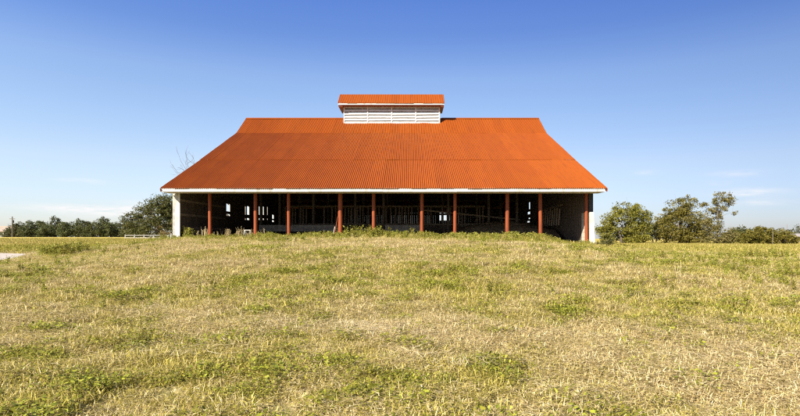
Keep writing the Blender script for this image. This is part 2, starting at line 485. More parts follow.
# second and third rows of posts deep inside
for yy in (39.5, 46.7, 54.5):
    for x in (-11.0, -9.6, -7.1, -4.0, -1.9, 0.9, 2.9, 5.9, 8.0):
        mb = MB(); mb.tube([(x, yy, FLOOR-.1), (x+.02, yy, 3.2), (x, yy, roof_z(yy)-.2)], [.11,.10,.09], 10)
        bp(mb, 'inner_post', M['wood'], None, True)
# plate beams
for yy, z in ((YF, 4.42), (39.5, 5.2), (54.5, 5.2)):
    mb = MB(); mb.box(WL+.02, WR-.02, yy-.12, yy-.06 if yy > 33 else yy-.07, z-.12, z+.12)
    bp(mb, 'beam', M['wood'])

# side walls: upright boards whose tops follow the roof; openings let daylight through
def side_wall(x0, x1, openings, name, mat, y0, y1, bw=0.17, zmax=None, zmin=None, gap=0.004):
    mb = MB(); y = y0; k = 0
    while y < y1-1e-3:
        yb = min(y+bw, y1)
        za, zb = roof_z(y)-0.10, roof_z(yb)-0.10
        if y < YR < yb: za = zb = min(za, zb)
        lo = (zmin if zmin is not None else 1.0)
        segs = [(lo, None)]
        for (oy0, oy1, oz0, oz1) in openings:
            if yb > oy0+1e-3 and y < oy1-1e-3:
                new = []
                for (a, b) in segs:
                    if b is None:
                        if oz1 <= a: new.append((a, None)); continue
                        if oz0 > a: new.append((a, oz0))
                        new.append((oz1, None))
                    else:
                        if oz0 < b and oz1 > a:
                            if oz0 > a: new.append((a, oz0))
                            if oz1 < b: new.append((oz1, b))
                        else: new.append((a, b))
                segs = new
        j = random.uniform(0, 0.004)
        for (a, b) in segs:
            if b is None:
                mb.box(x0-j, x1+j, y+gap/2, yb-gap/2, a, za, (za, zb))
            else:
                mb.box(x0-j, x1+j, y+gap/2, yb-gap/2, a, b)
        y = yb; k += 1
    return bp(mb, name, mat)
LOPEN = [(40.25, 40.95, 3.47, 4.05), (40.25, 40.95, 3.13, 3.27)]
for (a, b) in ((44.75,44.85),(45.3,45.85),(47.6,47.72),(48.9,49.02),(50.3,50.5),(51.7,51.85)):
    t = (a-45.3)
    LOPEN.append((a, b, 3.42 + t*0.035, 4.14 + t*0.05)); LOPEN.append((a, b, 2.97 + t*.03, 3.13 + t*.03))
LOPEN += [(53.6, 54.2, 3.35, 3.75), (53.6, 54.2, 3.02, 3.2)]
ROPEN = [(47.35, 47.85, 4.0, 4.62), (47.35, 48.4, 3.55, 3.78), (47.35, 48.0, 3.12, 3.24), (47.5, 48.6, 2.82, 2.96)]
side_wall(WL-0.03, WL, LOPEN, 'plank_wall', M['wood'], YF, YB)
side_wall(WL-0.065, WL-0.035, LOPEN, 'siding', M['white'], YF, YB)
side_wall(WR, WR+0.03, ROPEN, 'plank_wall', M['wood'], YF+1.4, YB)
side_wall(WR, WR+0.03, [], 'plank_wall', M['wood'], YF, YF+1.4, zmin=3.02)
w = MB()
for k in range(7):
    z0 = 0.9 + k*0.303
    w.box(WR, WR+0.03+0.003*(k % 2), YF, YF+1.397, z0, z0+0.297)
bp(w, 'pale_tan_boards', M['pale'])  # paler colour only where the sun reaches: sunlit look painted into the boards
side_wall(WR+0.036, WR+0.066, ROPEN, 'siding', M['white'], YF+0.02, YB)
# girts on the left inner wall
for z in (2.1, 2.9, 3.75):
    mb = MB(); mb.box(WL+.005, WL+.05, YF+.2, 39.9, z-.07, z+.07); bp(mb, 'girt', M['slat'])
# rear wall with a gap in its boards
mb = MB(); x = WL
while x < WR:
    xb = min(x+0.24, WR); top = roof_z(YB)-.1
    if 3.3 < x < 4.5 and not (3.75 < x < 4.0):
        mb.box(x, xb-.004, YB, YB+.03, 1.0, 3.4); mb.box(x, xb-.004, YB, YB+.03, 4.75, top)
    else: mb.box(x, xb-.004, YB, YB+.03, 1.0, top)
    x = xb
bp(mb, 'rear_wall', M['wood'])
# white corner boards
mb = MB(); mb.box(-13.94, -13.64, YF-.07, YF-.03, gz1(-13.9, YF)-.2, 4.72); bp(mb, 'corner_board', M['white'])
mb = MB(); mb.box(-14.12, -13.98, YF+.03, YF+.10, gz1(-14, YF)-.2, 4.72); bp(mb, 'corner_trim', M['railw'])
zz = gz1(10.95, YF)
mb = MB(); mb.add([(10.75,YF-.07,zz-.2),(11.09,YF-.07,zz-.2),(11.09,YF-.03,zz-.2),(10.75,YF-.03,zz-.2),(10.75,YF-.07,3.02),(11.0,YF-.07,3.02),(11.0,YF-.03,3.02),(10.75,YF-.03,3.02)],
   [(0,3,2,1),(4,5,6,7),(0,1,5,4),(1,2,6,5),(2,3,7,6),(3,0,4,7)]); bp(mb, 'corner_board', M['white'])
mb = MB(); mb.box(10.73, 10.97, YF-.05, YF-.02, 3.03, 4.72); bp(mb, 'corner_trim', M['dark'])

# stall partition of upright slats, with a rail above and below
PX0, PX1, PY = -10.4, 6.4, 45.0
mb = MB()
mb.box(PX0, PX1, PY-.04, PY+.04, 4.02, 4.17); bp(mb, 'rail', M['slat'])
mb = MB(); mb.box(PX0, PX1, PY-.04, PY+.04, 2.50, 2.66); bp(mb, 'rail', M['slat'])
mb = MB(); mb.box(PX0, PX1, PY+.045, PY+.07, 1.2, 2.66); bp(mb, 'boarding', M['wood'])
x = PX0; k = 0
while x < PX1:
    if not (2.0 < x < 2.75) and random.random() > 0.1:
        mb = MB(); s = random.uniform(-.03, .03); wv = random.uniform(.045, .075)
        mb.bar((x, PY-.065, 2.4), (x+s, PY-.065, 4.1+random.uniform(-.05,.06)), .04, wv*2, up=(1,0,0)); bp(mb, 'slat', M['slat'])
    x += random.choice((.24, .26, .30, .42)); k += 1
# slats along the right wall, lit from the front
y = 37.2
while y < 42.5:
    mb = MB(); mb.bar((WR-.30, y, 2.35), (WR-.18, y+.15, 3.55+random.uniform(-.05,.1)), .1, .04); bp(mb, 'slat', M['slat']); y += .62
mb = MB(); mb.bar((WR-.12, 36.9, 3.75), (WR-.12, 43.6, 3.6), .05, .12); bp(mb, 'rail', M['slat'])
# loose diagonal board
mb = MB(); mb.bar((0.9, 40.0, 3.55), (8.5, 41.0, 2.85), .04, .10); bp(mb, 'brace', M['slat'])

# cupola
cup = MB()
CX0, CX1, CYF, CYB = -5.62, 2.66, 45.74, 47.66
CZ1 = 12.98
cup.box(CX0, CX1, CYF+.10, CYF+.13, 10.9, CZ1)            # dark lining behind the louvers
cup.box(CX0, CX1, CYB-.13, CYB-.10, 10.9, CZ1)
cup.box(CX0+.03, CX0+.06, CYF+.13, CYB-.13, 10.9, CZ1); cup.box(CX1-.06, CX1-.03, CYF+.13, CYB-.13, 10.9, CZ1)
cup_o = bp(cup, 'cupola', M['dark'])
st = np.linspace(CX0, CX1, 5)
for yf, sg in ((CYF, 1), (CYB, -1)):
    for x in st:
        s_ = MB(); xa = min(max(x-.05, CX0), CX1-.1); s_.box(xa, xa+.10, min(yf, yf+sg*.095), max(yf, yf+sg*.095), 10.95, CZ1); bp(s_, 'stile', M['louver'], cup_o)
    for k in range(7):
        z = 11.33 + k*0.262
        lv = MB()
        for xa, xb in zip(st, st[1:]):
            dz = random.uniform(-.012, .012)
            lv.bar((xa+.052, yf+sg*.035, z+dz), (xb-.052, yf+sg*.035, z+random.uniform(-.012,.012)), 0.018, 0.215, up=(0, 0.42*sg, 1))
        bp(lv, 'louver', M['louver'], cup_o)
for x in (CX0-.012, CX1-.018):
    e = MB(); e.add([(x,CYF,11.0),(x+.03,CYF,11.0),(x+.03,CYB,11.0),(x,CYB,11.0),(x,CYF,CZ1),(x+.03,CYF,CZ1),(x+.03,CYB,CZ1),(x,CYB,CZ1),(x,YR,13.8),(x+.03,YR,13.8)],
        [(0,1,5,4),(2,3,7,6),(0,4,8,7,3),(1,2,6,9,5),(4,5,9,8),(8,9,6,7)])
    bp(e, 'end_wall', M['white'], cup_o)
cr = MB()
cprof = [(45.15, 12.86), (YR, 14.0)]
corrugated(cr, -6.05, 3.02, cprof, 0.12, 0.013)
corrugated(cr, -6.05, 3.02, [(2*YR-y, z) for y, z in cprof], 0.12, 0.013, nper=4, flip=True)
o = bp(cr, 'cupola_roof', M['roof'], cup_o); o.modifiers.new('t', 'SOLIDIFY').thickness = 0.006
cf = MB(); cf.box(-6.02, 2.99, 45.20, 45.23, 12.72, 12.86); bp(cf, 'eave_board', M['white'], cup_o)
for x in (-6.0, 2.94):
    sf = MB()
    for s in (-1, 1): sf.bar((x+.01, YR+s*1.50, 12.82), (x+.01, YR, 13.90), .04, .13)
    bp(sf, 'rake_board', M['post'], cup_o)
so = MB(); so.box(-6.0, CX0-.02, 45.25, CYB+.2, 12.60, 12.64); so.box(CX1+.02, 2.97, 45.25, CYB+.2, 12.60, 12.64)
so.box(-6.0, 2.97, 45.24, CYF-.01, 12.68, 12.71)
bp(so, 'soffit', M['post'], cup_o)

# dirt floor inside the barn
fx = np.arange(-13.7, 10.71, .4); fy = np.arange(31.6, 61.5, .6)
X, Y = np.meshgrid(fx, fy)
Zf = gz(X, Y) + 0.02
nx = len(fx)
fl = np_obj('dirt_floor', np.stack([X.ravel(), Y.ravel(), Zf.ravel()], 1),
            [(j*nx+i, j*nx+i+1, (j+1)*nx+i+1, (j+1)*nx+i) for j in range(len(fy)-1) for i in range(nx-1)], M['dirt'], smooth=True)
tag(fl, kind='structure')

# ---- things standing inside the barn
def trough(x0, x1, y, label):
    t = empty('feed_trough', ((x0+x1)/2, y, FLOOR)); tag(t, label, 'trough', 'concrete feed troughs in the barn')
    L = (x1-x0)/2
    b = MB(); b.box(-L, L, -.30, -.24, .55, 1.02); b.box(-L, L, .24, .30, .55, 1.02); b.box(-L, -L+.06, -.237, .237, .61, 1.02); b.box(L-.06, L, -.237, .237, .61, 1.02)
    b.box(-L+.003, L-.003, -.237, .237, .55, .607); b.build('basin', M['concrete'], t)
    for x in np.linspace(-L+.3, L-.3, 4):
        l = MB(); l.box(x-.12, x+.12, -.22, .22, -.05, .548); l.build('support', M['wood'], t)
    return t
trough(-10.9, -5.2, 39.0, 'long pale concrete feed trough in the left half of the barn')
trough(-1.75, 1.0, 39.2, 'short pale concrete feed trough near the middle of the barn')
# heap of old hay at the right
hx = np.linspace(2.2, 10.3, 60); hy = np.linspace(34.0, 43.5, 40)
X, Y = np.meshgrid(hx, hy)
e = np.clip(1-((X-7.2)/4.9)**2-((Y-39.6)/4.6)**2, 0, 1)
Z = 1.34 + 1.25*e**0.8*(0.75+0.5*fbm(X*.8, Y*.8, 11, 4)) + .12*fbm(X*3, Y*3, 5, 3)*(e > 0)
nx = len(hx)
hp = np_obj('hay_heap', np.stack([X.ravel(), Y.ravel(), Z.ravel()], 1),
    [(j*nx+i, j*nx+i+1, (j+1)*nx+i+1, (j+1)*nx+i) for j in range(len(hy)-1) for i in range(nx-1)], M['hay'], smooth=False)
tag(hp, 'low brown heap of old hay under the right end of the barn', 'hay heap')
# board leaning on the thick post
t = MB(); t.bar((-4.46, 31.62, gz1(-4.4,31.6)-.02), (-4.24, 31.74, 2.75), .03, .13, up=(0,1,0))
tag(t.build('leaning_board', M['post']), 'narrow red board leaning against the thickest barn post', 'board')
t = MB(); t.bar((-4.55, 31.50, gz1(-4.5,31.5)-.02), (-4.40, 31.66, 2.15), .03, .11, up=(0,1,0))
tag(t.build('leaning_board', M['white']), 'short white board leaning beside the thickest barn post', 'board')
# pale sawhorse-like stand among the weeds in the second bay
def stand(x, y, z, w, h, label, mat):
    s = empty('stand', (x, y, z)); tag(s, label, 'stand')
    b = MB(); b.box(-w/2, w/2, -.12, .12, h-.06, h); b.build('top', mat, s)
    for sx in (-1, 1):
        for sy in (-1, 1):
            l = MB(); l.bar((sx*w*.42, sy*.1, h-.06), (sx*w*.5, sy*.24, -.03), .05, .05); l.build('leg', mat, s)
    return s
stand(-9.95, 32.9, 1.44, .40, .55, 'small pale stand among weeds between the second and first posts', M['railw'])
stand(-2.95, 33.4, 1.44, .75, .60, 'weathered grey trestle behind the weeds near the barn middle', M['slat'])

# ------------------------------------------------------------------ trees
def unit(v): return v/np.linalg.norm(v, axis=-1, keepdims=True)
def leaf_mesh(centres, radius, per, size, rng, flat=0.75):
    n = len(centres)*per
    c = np.repeat(centres, per, 0)
    rr = np.repeat(radius, per)[:, None]
    d = rng.normal(size=(n, 3)); d = unit(d)*rng.random((n, 1))**0.5
    d[:, 2] *= flat
    p = c + d*rr
    a = unit(rng.normal(size=(n, 3))); b = unit(np.cross(a, unit(rng.normal(size=(n, 3)))))
    s = size*rng.uniform(0.55, 1.35, (n, 1))
    v = np.stack([p-a*s, p+b*s*.55, p+a*s, p-b*s*.55], 1).reshape(-1, 3)
    f = np.arange(n*4).reshape(-1, 4).tolist()
    return v, f
def lobes_points(lobes, n, rng, hollow=0.35):
    w = np.array([l[3]*l[4]*l[5] for l in lobes])**0.75; w /= w.sum()
    out = []
    for l, k in zip(lobes, rng.multinomial(n, w)):
        d = unit(rng.normal(size=(k, 3)))*(hollow + (1-hollow)*rng.random((k, 1))**0.6)
        out.append(np.array(l[:3]) + d*np.array(l[3:]))
    return np.concatenate(out)
def make_tree(name, loc, lobes, nclump, per, size, clump_r, leafmat, trunk_h, trunk_r, seed, nlimb=14, barkmat=None, stems=1, label='', group=None, cat='tree'):
    rng = np.random.default_rng(seed)
    t = empty(name, loc); tag(t, label, cat, group)
    P = lobes_points(lobes, nclump, rng)
    P = P[P[:, 2] > clump_r*0.5]
    keep = fbm(P[:,0]*.9+seed, P[:,2]*.9+P[:,1]*.6, seed, 2) > 0.31
    P = P[keep]
    rad = clump_r*rng.uniform(.5, 1.4, len(P))
    v, f = leaf_mesh(P, rad, per, size, rng)
    np_obj('crown', v, f, leafmat, t)
    mb = MB()
    for s in range(stems):
        ox, oy = (rng.normal()*.25*(stems > 1), rng.normal()*.25*(stems > 1))
        top = np.array([ox*2.5, oy*2.5, trunk_h])
        mb.tube([(ox, oy, -.3), (ox*1.1, oy*1.1, trunk_h*.35), top*np.array([.8,.8,.75]), top], [trunk_r*1.35, trunk_r, trunk_r*.85, trunk_r*.6], 8)
    idx = rng.choice(len(P), min(nlimb, len(P)), replace=False)
    for i in idx:
        q = P[i]; h = rng.uniform(.35, 1.0)*trunk_h
        h = min(h, q[2]*.9)
        st = np.array([0, 0, h]); mid = st*.5+q*.5+np.array([0, 0, .12*np.linalg.norm(q-st)])+rng.normal(size=3)*.12
        r0 = trunk_r*rng.uniform(.25, .5)
        mb.tube([st, st*.7+mid*.3, mid, q], [r0, r0*.8, r0*.55, r0*.15], 5, False)
        for _ in range(3):
            tt = rng.uniform(.3, .9); b0 = mid*(1-tt)+q*tt
            e = b0 + rng.normal(size=3)*clump_r*1.4 + np.array([0,0,clump_r*.5])
            mb.tube([b0, e], [r0*.3, r0*.06], 4, False)
    mb.build('trunk', barkmat or M['bark'], t, True)
    return t

def at(px, Y): return (px-409)/533*Y          # photo column -> x at depth Y
# right-hand group
x = at(624, 62)
make_tree('leafy_tree', (x, 62, gz1(x, 62)), [(-.3,0,2.3,2.2,1.8,1.9),(1.2,0,3.0,1.9,1.7,1.6),(-1.9,.2,1.5,1.3,1.2,1.3),(.2,0,3.9,1.5,1.3,.9),(2.0,0,1.5,1.2,1.2,1.3),(0,-.3,.8,2.9,1.6,.8)],
    430, 62, .085, .50, M['elm'], 2.0, .16, 21, 20, stems=3, label='round bushy green tree just right of the barn')
x = at(682, 64)
make_tree('leafy_tree', (x, 64, gz1(x, 64)), [(0,0,2.6,2.6,2.0,1.7),(-.6,0,4.0,1.6,1.4,1.5),(.5,0,4.9,1.1,1.0,.9),(-2.3,0,1.8,1.6,1.4,1.7),(2.3,0,2.2,1.4,1.3,1.5),(0,-.4,.9,3.4,1.8,.9),(1.5,-.4,.8,2.4,1.5,.8)],
    520, 58, .085, .48, M['sparse'], 2.6, .17, 22, 26, stems=3, label='olive brown tree with a pointed crown, between the round tree and the tall thin one')
x = at(717, 60)
make_tree('thin_tree', (x, 60, gz1(x, 60)), [(.7,0,5.3,1.1,.9,.7),(.1,0,4.3,1.0,.9,.8),(1.2,0,4.3,.7,.7,.8),(-.9,0,3.6,.8,.7,.6),(.3,0,3.1,.9,.8,.5),(-1.5,0,4.5,.5,.5,.4),(.2,0,1.1,1.8,1.3,1.1),(1.3,0,.8,1.2,1,.8),(0,-.3,.7,2.2,1.3,.7),(-.3,0,2.3,1.0,.8,.7),(1.0,0,2.6,.8,.7,.9),(-1.1,0,2.3,.7,.6,.6),(1.7,0,3.4,.5,.5,.5),(1.5,0,5.0,.5,.5,.5)],
    290, 40, .08, .36, M['thin'], 4.0, .065, 23, 30, stems=2, label='tall thin tree with sparse leaves and sky showing through its crown')
x = at(766, 58)
make_tree('bush', (x, 58, gz1(x, 58)), [(-.6,0,1.0,1.7,1.4,1.0),(1.0,0,.9,1.8,1.3,.8),(-2.2,0,.7,1.1,1.1,.7),(2.6,0,.6,1.0,1,.6),(-.3,0,1.5,.9,.8,.5)],
    330, 60, .075, .36, M['elm'], .8, .06, 24, 16, stems=4, label='wide low round green bush at the right edge of the field', cat='bush')
for k, (px, Y, s, sd) in enumerate(((741, 85, .9, 31), (800, 95, 1.0, 32), (655, 92, 1.3, 33))):
    x = at(px, Y)
    make_tree('distant_tree', (x, Y, gz1(x, Y)), [(0,0,1.6*s,2.2*s,1.6*s,1.3*s),(1.2*s,0,1.2*s,1.6*s,1.3*s,1.1*s),(-1.5*s,0,1.1*s,1.5*s,1.2*s,1.0*s)],
        150, 40, .11, .5, M['oak'], 1.4*s, .12, sd, 10, stems=2, label=['low dark tree showing between the thin tree and the wide bush', 'dark tree behind the shed at the right edge', 'dark tree in the gap behind the round and olive trees'][k])
# big oak left of the barn
x = at(158, 78)
make_tree('oak_tree', (x, 78, gz1(x, 78)), [(-.3,0,3.3,3.3,2.6,2.5),(1.3,0,4.8,2.4,2.2,1.8),(-2.8,0,2.4,2.3,1.9,1.8),(-3.9,0,1.5,1.6,1.4,1.4),(2.8,0,4.4,2.2,2.0,1.9),(3.6,0,2.2,2.2,1.9,2.0),(0,0,1.1,4.4,2,1.2)],
    560, 58, .105, .62, M['oak'], 3.0, .32, 41, 26, label='large dark green oak beside the left corner of the barn')
x = at(166.5, 52)
make_tree('sapling', (x, 52, gz1(x, 52)), [(0,0,1.5,.55,.5,.6),(.1,0,.9,.65,.5,.5),(-.3,0,1.1,.4,.4,.4)], 44, 40, .05, .22, M['tan'], 1.2, .03, 42, 9, label='small yellowing sapling in front of the big oak', cat='tree')
# far tree line
protos = []
for sd in range(3):
    protos.append(make_tree('treeline_tree', (0,0,-50), [(0,0,2.9,2.5,2.2,1.9),(1.7,.2,2.2,1.9,1.6,1.6),(-1.8,-.1,2.0,1.9,1.6,1.5),(.3,0,4.2,1.3,1.2,1.0+.3*sd),(0,0,1.1,3.1,1.8,1.1)],
        190, 34, .15, .68, M['far'], 2.4, .2, 50+sd, 8, label='x', group='trees in the far line on the left'))
line = [(14,152,.86,0),(22,160,.98,1),(31,150,1.0,2),(39,158,1.05,0),(47,149,.96,1),(56,156,1.08,2),(64,150,.94,0),(72,158,1.10,1),(80,150,.98,2),(88,155,1.02,0),(97,149,.98,1),(104,158,1.18,2),(111,150,.98,0),(119,155,1.05,1),(127,149,.95,2),(135,156,1.0,0),(144,150,.9,1),(9,166,.7,2),(203,150,.9,1),(220,155,.9,0)]
first = {}
for k, (px, Y, s, p) in enumerate(line):
    o = protos[p] if p not in first else copy_tree(protos[p])
    first[p] = 1
    x = at(px, Y)
    o.location = (x, Y, gz1(x, Y)-.55); o.rotation_euler.z = k*1.9; sc = s*random.uniform(.92, 1.06)
    o.scale = (sc*1.0, sc, sc*random.uniform(.9, 1.08))
    o['label'] = 'dark green tree in the far tree line left of the barn'
# bare tree behind the barn
def bare_tree(name, loc, h, seed, label):
    rng = np.random.default_rng(seed)
    t = empty(name, loc); tag(t, label, 'tree')
    mb = MB(); tw = MB()
    def grow(p, d, L, r, depth):
        pts = [p]; q = p.copy(); dd = d.copy()
        for i in range(4):
            dd = unit(dd + rng.normal(size=3)*.14 + np.array([0,0,.05])); q = q + dd*L/4; pts.append(q.copy())
        (mb if depth < 2 else tw).tube(pts, [r, r*.9, r*.78, r*.66, r*.52], 7 if depth < 2 else 4, False)
        if depth >= 5: return
        for k in range(3 if depth < 3 else 2):
            e = unit(dd + rng.normal(size=3)*.45 + np.array([0,0,.12]))
            grow(pts[rng.integers(2, 5)], e, L*rng.uniform(.6, .8), r*.55, depth+1)
    grow(np.array([0,0,-.3]), np.array([0,0,1.0]), h*.33, .22, 0)
    mb.build('trunk', M['bark'], t, True); tw.build('twigs', M['bark'], t, True)
    return t
x = at(233, 66)
bare = bare_tree('bare_tree', (x, 66, 1.3), 15.8, 64, 'leafless grey tree whose twigs rise behind the left slope of the barn roof')

# ------------------------------------------------------------------ small things round the field
rl = empty('rail_fence', (at(125, 72), 72, gz1(at(125,72),72))); tag(rl, 'low pale rail fence in front of the oak left of the barn', 'fence')
L = at(172, 72) - at(125, 72)
for z in (.20, .52):
    b = MB(); b.box(0, L, -.03, .03, z-.04, z+.04); b.build('rail', M['railw'], rl)
for k in range(6):
    b = MB(); xx = L*k/5; b.box(xx-.06, xx+.06, .032, .13, -.2, .62); b.build('fence_post', M['railw'], rl)
for k, (px, hh, lb) in enumerate(((168.3, .32, 'short pale stake in the grass, the one farther from the white corner board'), (171.2, .40, 'short pale stake in the grass right beside the white corner board'))):
    x = at(px, 30.4); b = MB(); b.tube([(x, 30.4, gz1(x,30.4)-.1), (x+.01, 30.4, gz1(x,30.4)+hh)], [.045,.04], 7)
    tag(b.build('stake', M['railw']), lb, 'stake', 'pale stakes by the barn corner')
# house and pole at the far left
x = at(-3, 170); hz = gz1(x, 170)
h = empty('house', (x, 170, hz)); tag(h, 'small white house with a tan roof at the far left edge', 'house')
b = MB(); b.box(-4, 3.4, 0, 6, -.3, 1.9); b.build('wall', M['white'], h)
b = MB(); b.add([(-4.4,-.5,1.8),(3.8,-.5,1.8),(3.8,3,3.6),(-4.4,3,3.6),(3.8,6.5,1.8),(-4.4,6.5,1.8)], [(0,1,2,3),(3,2,4,5)]); b.build('roof', M['tanroof'], h).modifiers.new('t','SOLIDIFY').thickness = .12
for xx in (.6, 2.2):
    b = MB(); b.box(xx, xx+.8, -.03, -.003, .5, 1.5); w_ = b.build('window', M['dark'], h)
    b = MB(); b.box(xx-.08, xx+.88, -.045, -.032, 1.5, 1.6); b.box(xx-.08, xx+.88, -.045, -.032, .4, .5); b.build('sill', M['louver'], w_)
x = at(12.3, 145); pz = gz1(x,145)
pl = empty('utility_pole', (x, 145, pz)); tag(pl, 'dark wooden utility pole standing above the far tree line', 'utility pole')
b = MB(); b.tube([(0,0,-.3),(0,0,5.6)], [.16,.12], 8); b.build('pole', M['bark'], pl)
b = MB(); b.box(-.75,.75,-.06,.06,4.9,5.05); b.build('crossarm', M['bark'], pl)
b = MB(); b.tube([(.26,0,3.9),(.26,0,4.6)], [.2,.2], 10); b.build('transformer', M['dark'], pl)
# shed at the far right
x = at(801, 88); sz = gz1(x, 88)
s_ = empty('shed', (x, 88, sz)); tag(s_, 'small grey-roofed shed behind the bush at the right edge', 'shed')
b = MB(); b.box(-1.0, 3.5, 0, 4, -.3, .75); b.build('wall', M['slat'], s_)
b = MB(); b.add([(-1.3,-.3,.68),(3.8,-.3,.68),(3.8,2,1.55),(-.6,2,1.55),(3.8,4.3,.68),(-1.3,4.3,.68)], [(0,1,2,3),(3,2,4,5)]); b.build('roof', M['greyroof'], s_).modifiers.new('t','SOLIDIFY').thickness = .06
b = MB(); b.box(1.2, 2.2, -.03, -.003, -.2, .6); b.build('door', M['dark'], s_)
# thin poles by the bush
for px, Y, h_, lb in ((772.5, 52, 1.65, 'thin pale pole standing in front of the wide bush'), (787, 70, 2.6, 'thin grey pole rising behind the wide bush'), (755, 72, 2.5, 'thin grey pole rising beside the crown of the wide bush')):
    x = at(px, Y); b = MB(); g_ = gz1(x, Y)
    b.tube([(x, Y, g_-.2), (x+.03, Y, g_+h_*.5), (x+.02, Y, g_+h_)], [.02,.018,.014], 6)
    tag(b.build('pole', M['hay'] if Y > 60 else M['slat']), lb, 'pole')

# ------------------------------------------------------------------ grass
def blades(n, rad, hmin, hmax, wid, lean, rng, lie=0.0, tipw=0.0):
    r = rad*np.sqrt(rng.random(n)); a = rng.random(n)*2*np.pi
    base = np.stack([r*np.cos(a), r*np.sin(a), np.full(n, -.01)], 1)
    h = rng.uniform(hmin, hmax, n)
    la = rng.random(n)*2*np.pi
    ln = np.abs(rng.normal(0, lean, n)) + .1
    flat = rng.random(n) < lie
    ln = np.where(flat, 1.42, np.clip(ln, 0, 1.35))
    base[:, 2] = np.where(flat, rng.uniform(.01, .07, n), base[:, 2])
    d = np.stack([np.cos(la), np.sin(la)], 1)
    def pt(t, bend):
        ang = ln*bend
        return base + np.concatenate([d*(np.sin(ang)*h*t)[:, None], (np.cos(ang)*h*t)[:, None]], 1)
    m = pt(.55, .8); tip = pt(1.0, 1.12)
    if flat.any():        # blades lying down: level, slightly kinked
        k = rng.normal(0, .10, (n, 1)); sd = np.stack([-d[:,1], d[:,0]], 1)
        up = rng.uniform(-.02, .10, (n, 1))*h[:, None]; hh = h[:, None]
        fm = base + np.concatenate([d*hh*.5 + sd*hh*k, up*.7], 1)
        ft = base + np.concatenate([d*hh + sd*hh*k*.6, up*.6], 1)
        m = np.where(flat[:, None], fm, m); tip = np.where(flat[:, None], ft, tip)
    sd0 = np.stack([-d[:,1], d[:,0]], 1)*(rng.normal(0, .22, n)*h)[:, None]
    tip[:, :2] += sd0; m[:, :2] += sd0*.15
    wa = la + np.pi/2 + rng.normal(0, .7, n)
    s = np.stack([np.cos(wa), np.sin(wa), np.zeros(n)], 1)
    w = (wid*rng.uniform(.6, 1.4, n))[:, None]
    V = np.stack([base-s*w*.5, base+s*w*.5, m-s*w*.45, m+s*w*.45, tip], 1).reshape(-1, 3)
    F = []
    for i in range(n):
        o = i*5; F.append((o, o+1, o+3, o+2)); F.append((o+2, o+3, o+4))
    return V, F
def leaves(n, rad, h, size, rng, stem=True):
    V = []; F = []
    for i in range(n):
        r = rad*math.sqrt(rng.random()); a = rng.random()*6.28
        p = np.array([r*math.cos(a), r*math.sin(a), h*rng.uniform(.25, 1.0)])
        d = unit(np.array([math.cos(a)+rng.normal()*.6, math.sin(a)+rng.normal()*.6, rng.uniform(-.2, .7)]))
        s = unit(np.cross(d, np.array([0,0,1.0])) + rng.normal(size=3)*.25)
        L = size*rng.uniform(.6, 1.3); w = L*.32
        o = len(V)
        V += [p, p+d*L*.4+s*w, p+d*L*.4-s*w, p+d*L*.75+s*w*.8-np.array([0,0,L*.05]), p+d*L*.75-s*w*.8-np.array([0,0,L*.05]), p+d*L-np.array([0,0,L*.12])]
        F += [(o, o+1, o+2), (o+1, o+3, o+4, o+2), (o+3, o+5, o+4)]
    return np.array(V), F
def joinmesh(*parts):
    V = []; F = []; o = 0
    for v, f in parts:
        V.append(v); F += [tuple(i+o for i in q) for q in f]; o += len(v)
    return np.concatenate(V), F
def tuft_coll(name, specs):
    col = bpy.data.collections.new(name)
    for k, (v, f, m) in enumerate(specs):
        o = np_obj('%s.%03d' % (name, k+1), v, f, m, link=False)
        col.objects.link(o)
    return col
def scatter(name, pts, idx, rot, scl, dry, coll):
    me = bpy.data.meshes.new(name)
    me.from_pydata(pts.tolist(), [], [])
    for an, ty, arr in (('idx','INT',idx.astype(np.int32)), ('scl','FLOAT',scl.astype(np.float32)), ('dry','FLOAT',dry.astype(np.float32))):
        a = me.attributes.new(an, ty, 'POINT'); a.data.foreach_set('value', arr)
    a = me.attributes.new('rot', 'FLOAT_VECTOR', 'POINT'); a.data.foreach_set('vector', rot.astype(np.float32).ravel())
    o = bpy.data.objects.new(name, me); C.objects.link(o)
    ng = bpy.data.node_groups.new(name+'_nodes', 'GeometryNodeTree')
    ng.interface.new_socket('Geometry', in_out='INPUT', socket_type='NodeSocketGeometry')
    ng.interface.new_socket('Geometry', in_out='OUTPUT', socket_type='NodeSocketGeometry')
    gi = ng.nodes.new('NodeGroupInput'); go = ng.nodes.new('NodeGroupOutput')
    iop = ng.nodes.new('GeometryNodeInstanceOnPoints'); ci = ng.nodes.new('GeometryNodeCollectionInfo')
    ci.inputs['Collection'].default_value = coll
    ci.inputs['Separate Children'].default_value = True; ci.inputs['Reset Children'].default_value = True
    def na(nm, ty):
        n = ng.nodes.new('GeometryNodeInputNamedAttribute'); n.data_type = ty; n.inputs['Name'].default_value = nm
        return n.outputs['Attribute']
    e2r = ng.nodes.new('FunctionNodeEulerToRotation')
    L = ng.links
    L.new(gi.outputs[0], iop.inputs['Points']); L.new(ci.outputs[0], iop.inputs['Instance'])
    iop.inputs['Pick Instance'].default_value = True
    L.new(na('idx','INT'), iop.inputs['Instance Index'])
    L.new(na('rot','FLOAT_VECTOR'), e2r.inputs[0]); L.new(e2r.outputs[0], iop.inputs['Rotation'])
    L.new(na('scl','FLOAT'), iop.inputs['Scale'])
    L.new(iop.outputs[0], go.inputs[0])
    md = o.modifiers.new('scatter', 'NODES'); md.node_group = ng
    return o

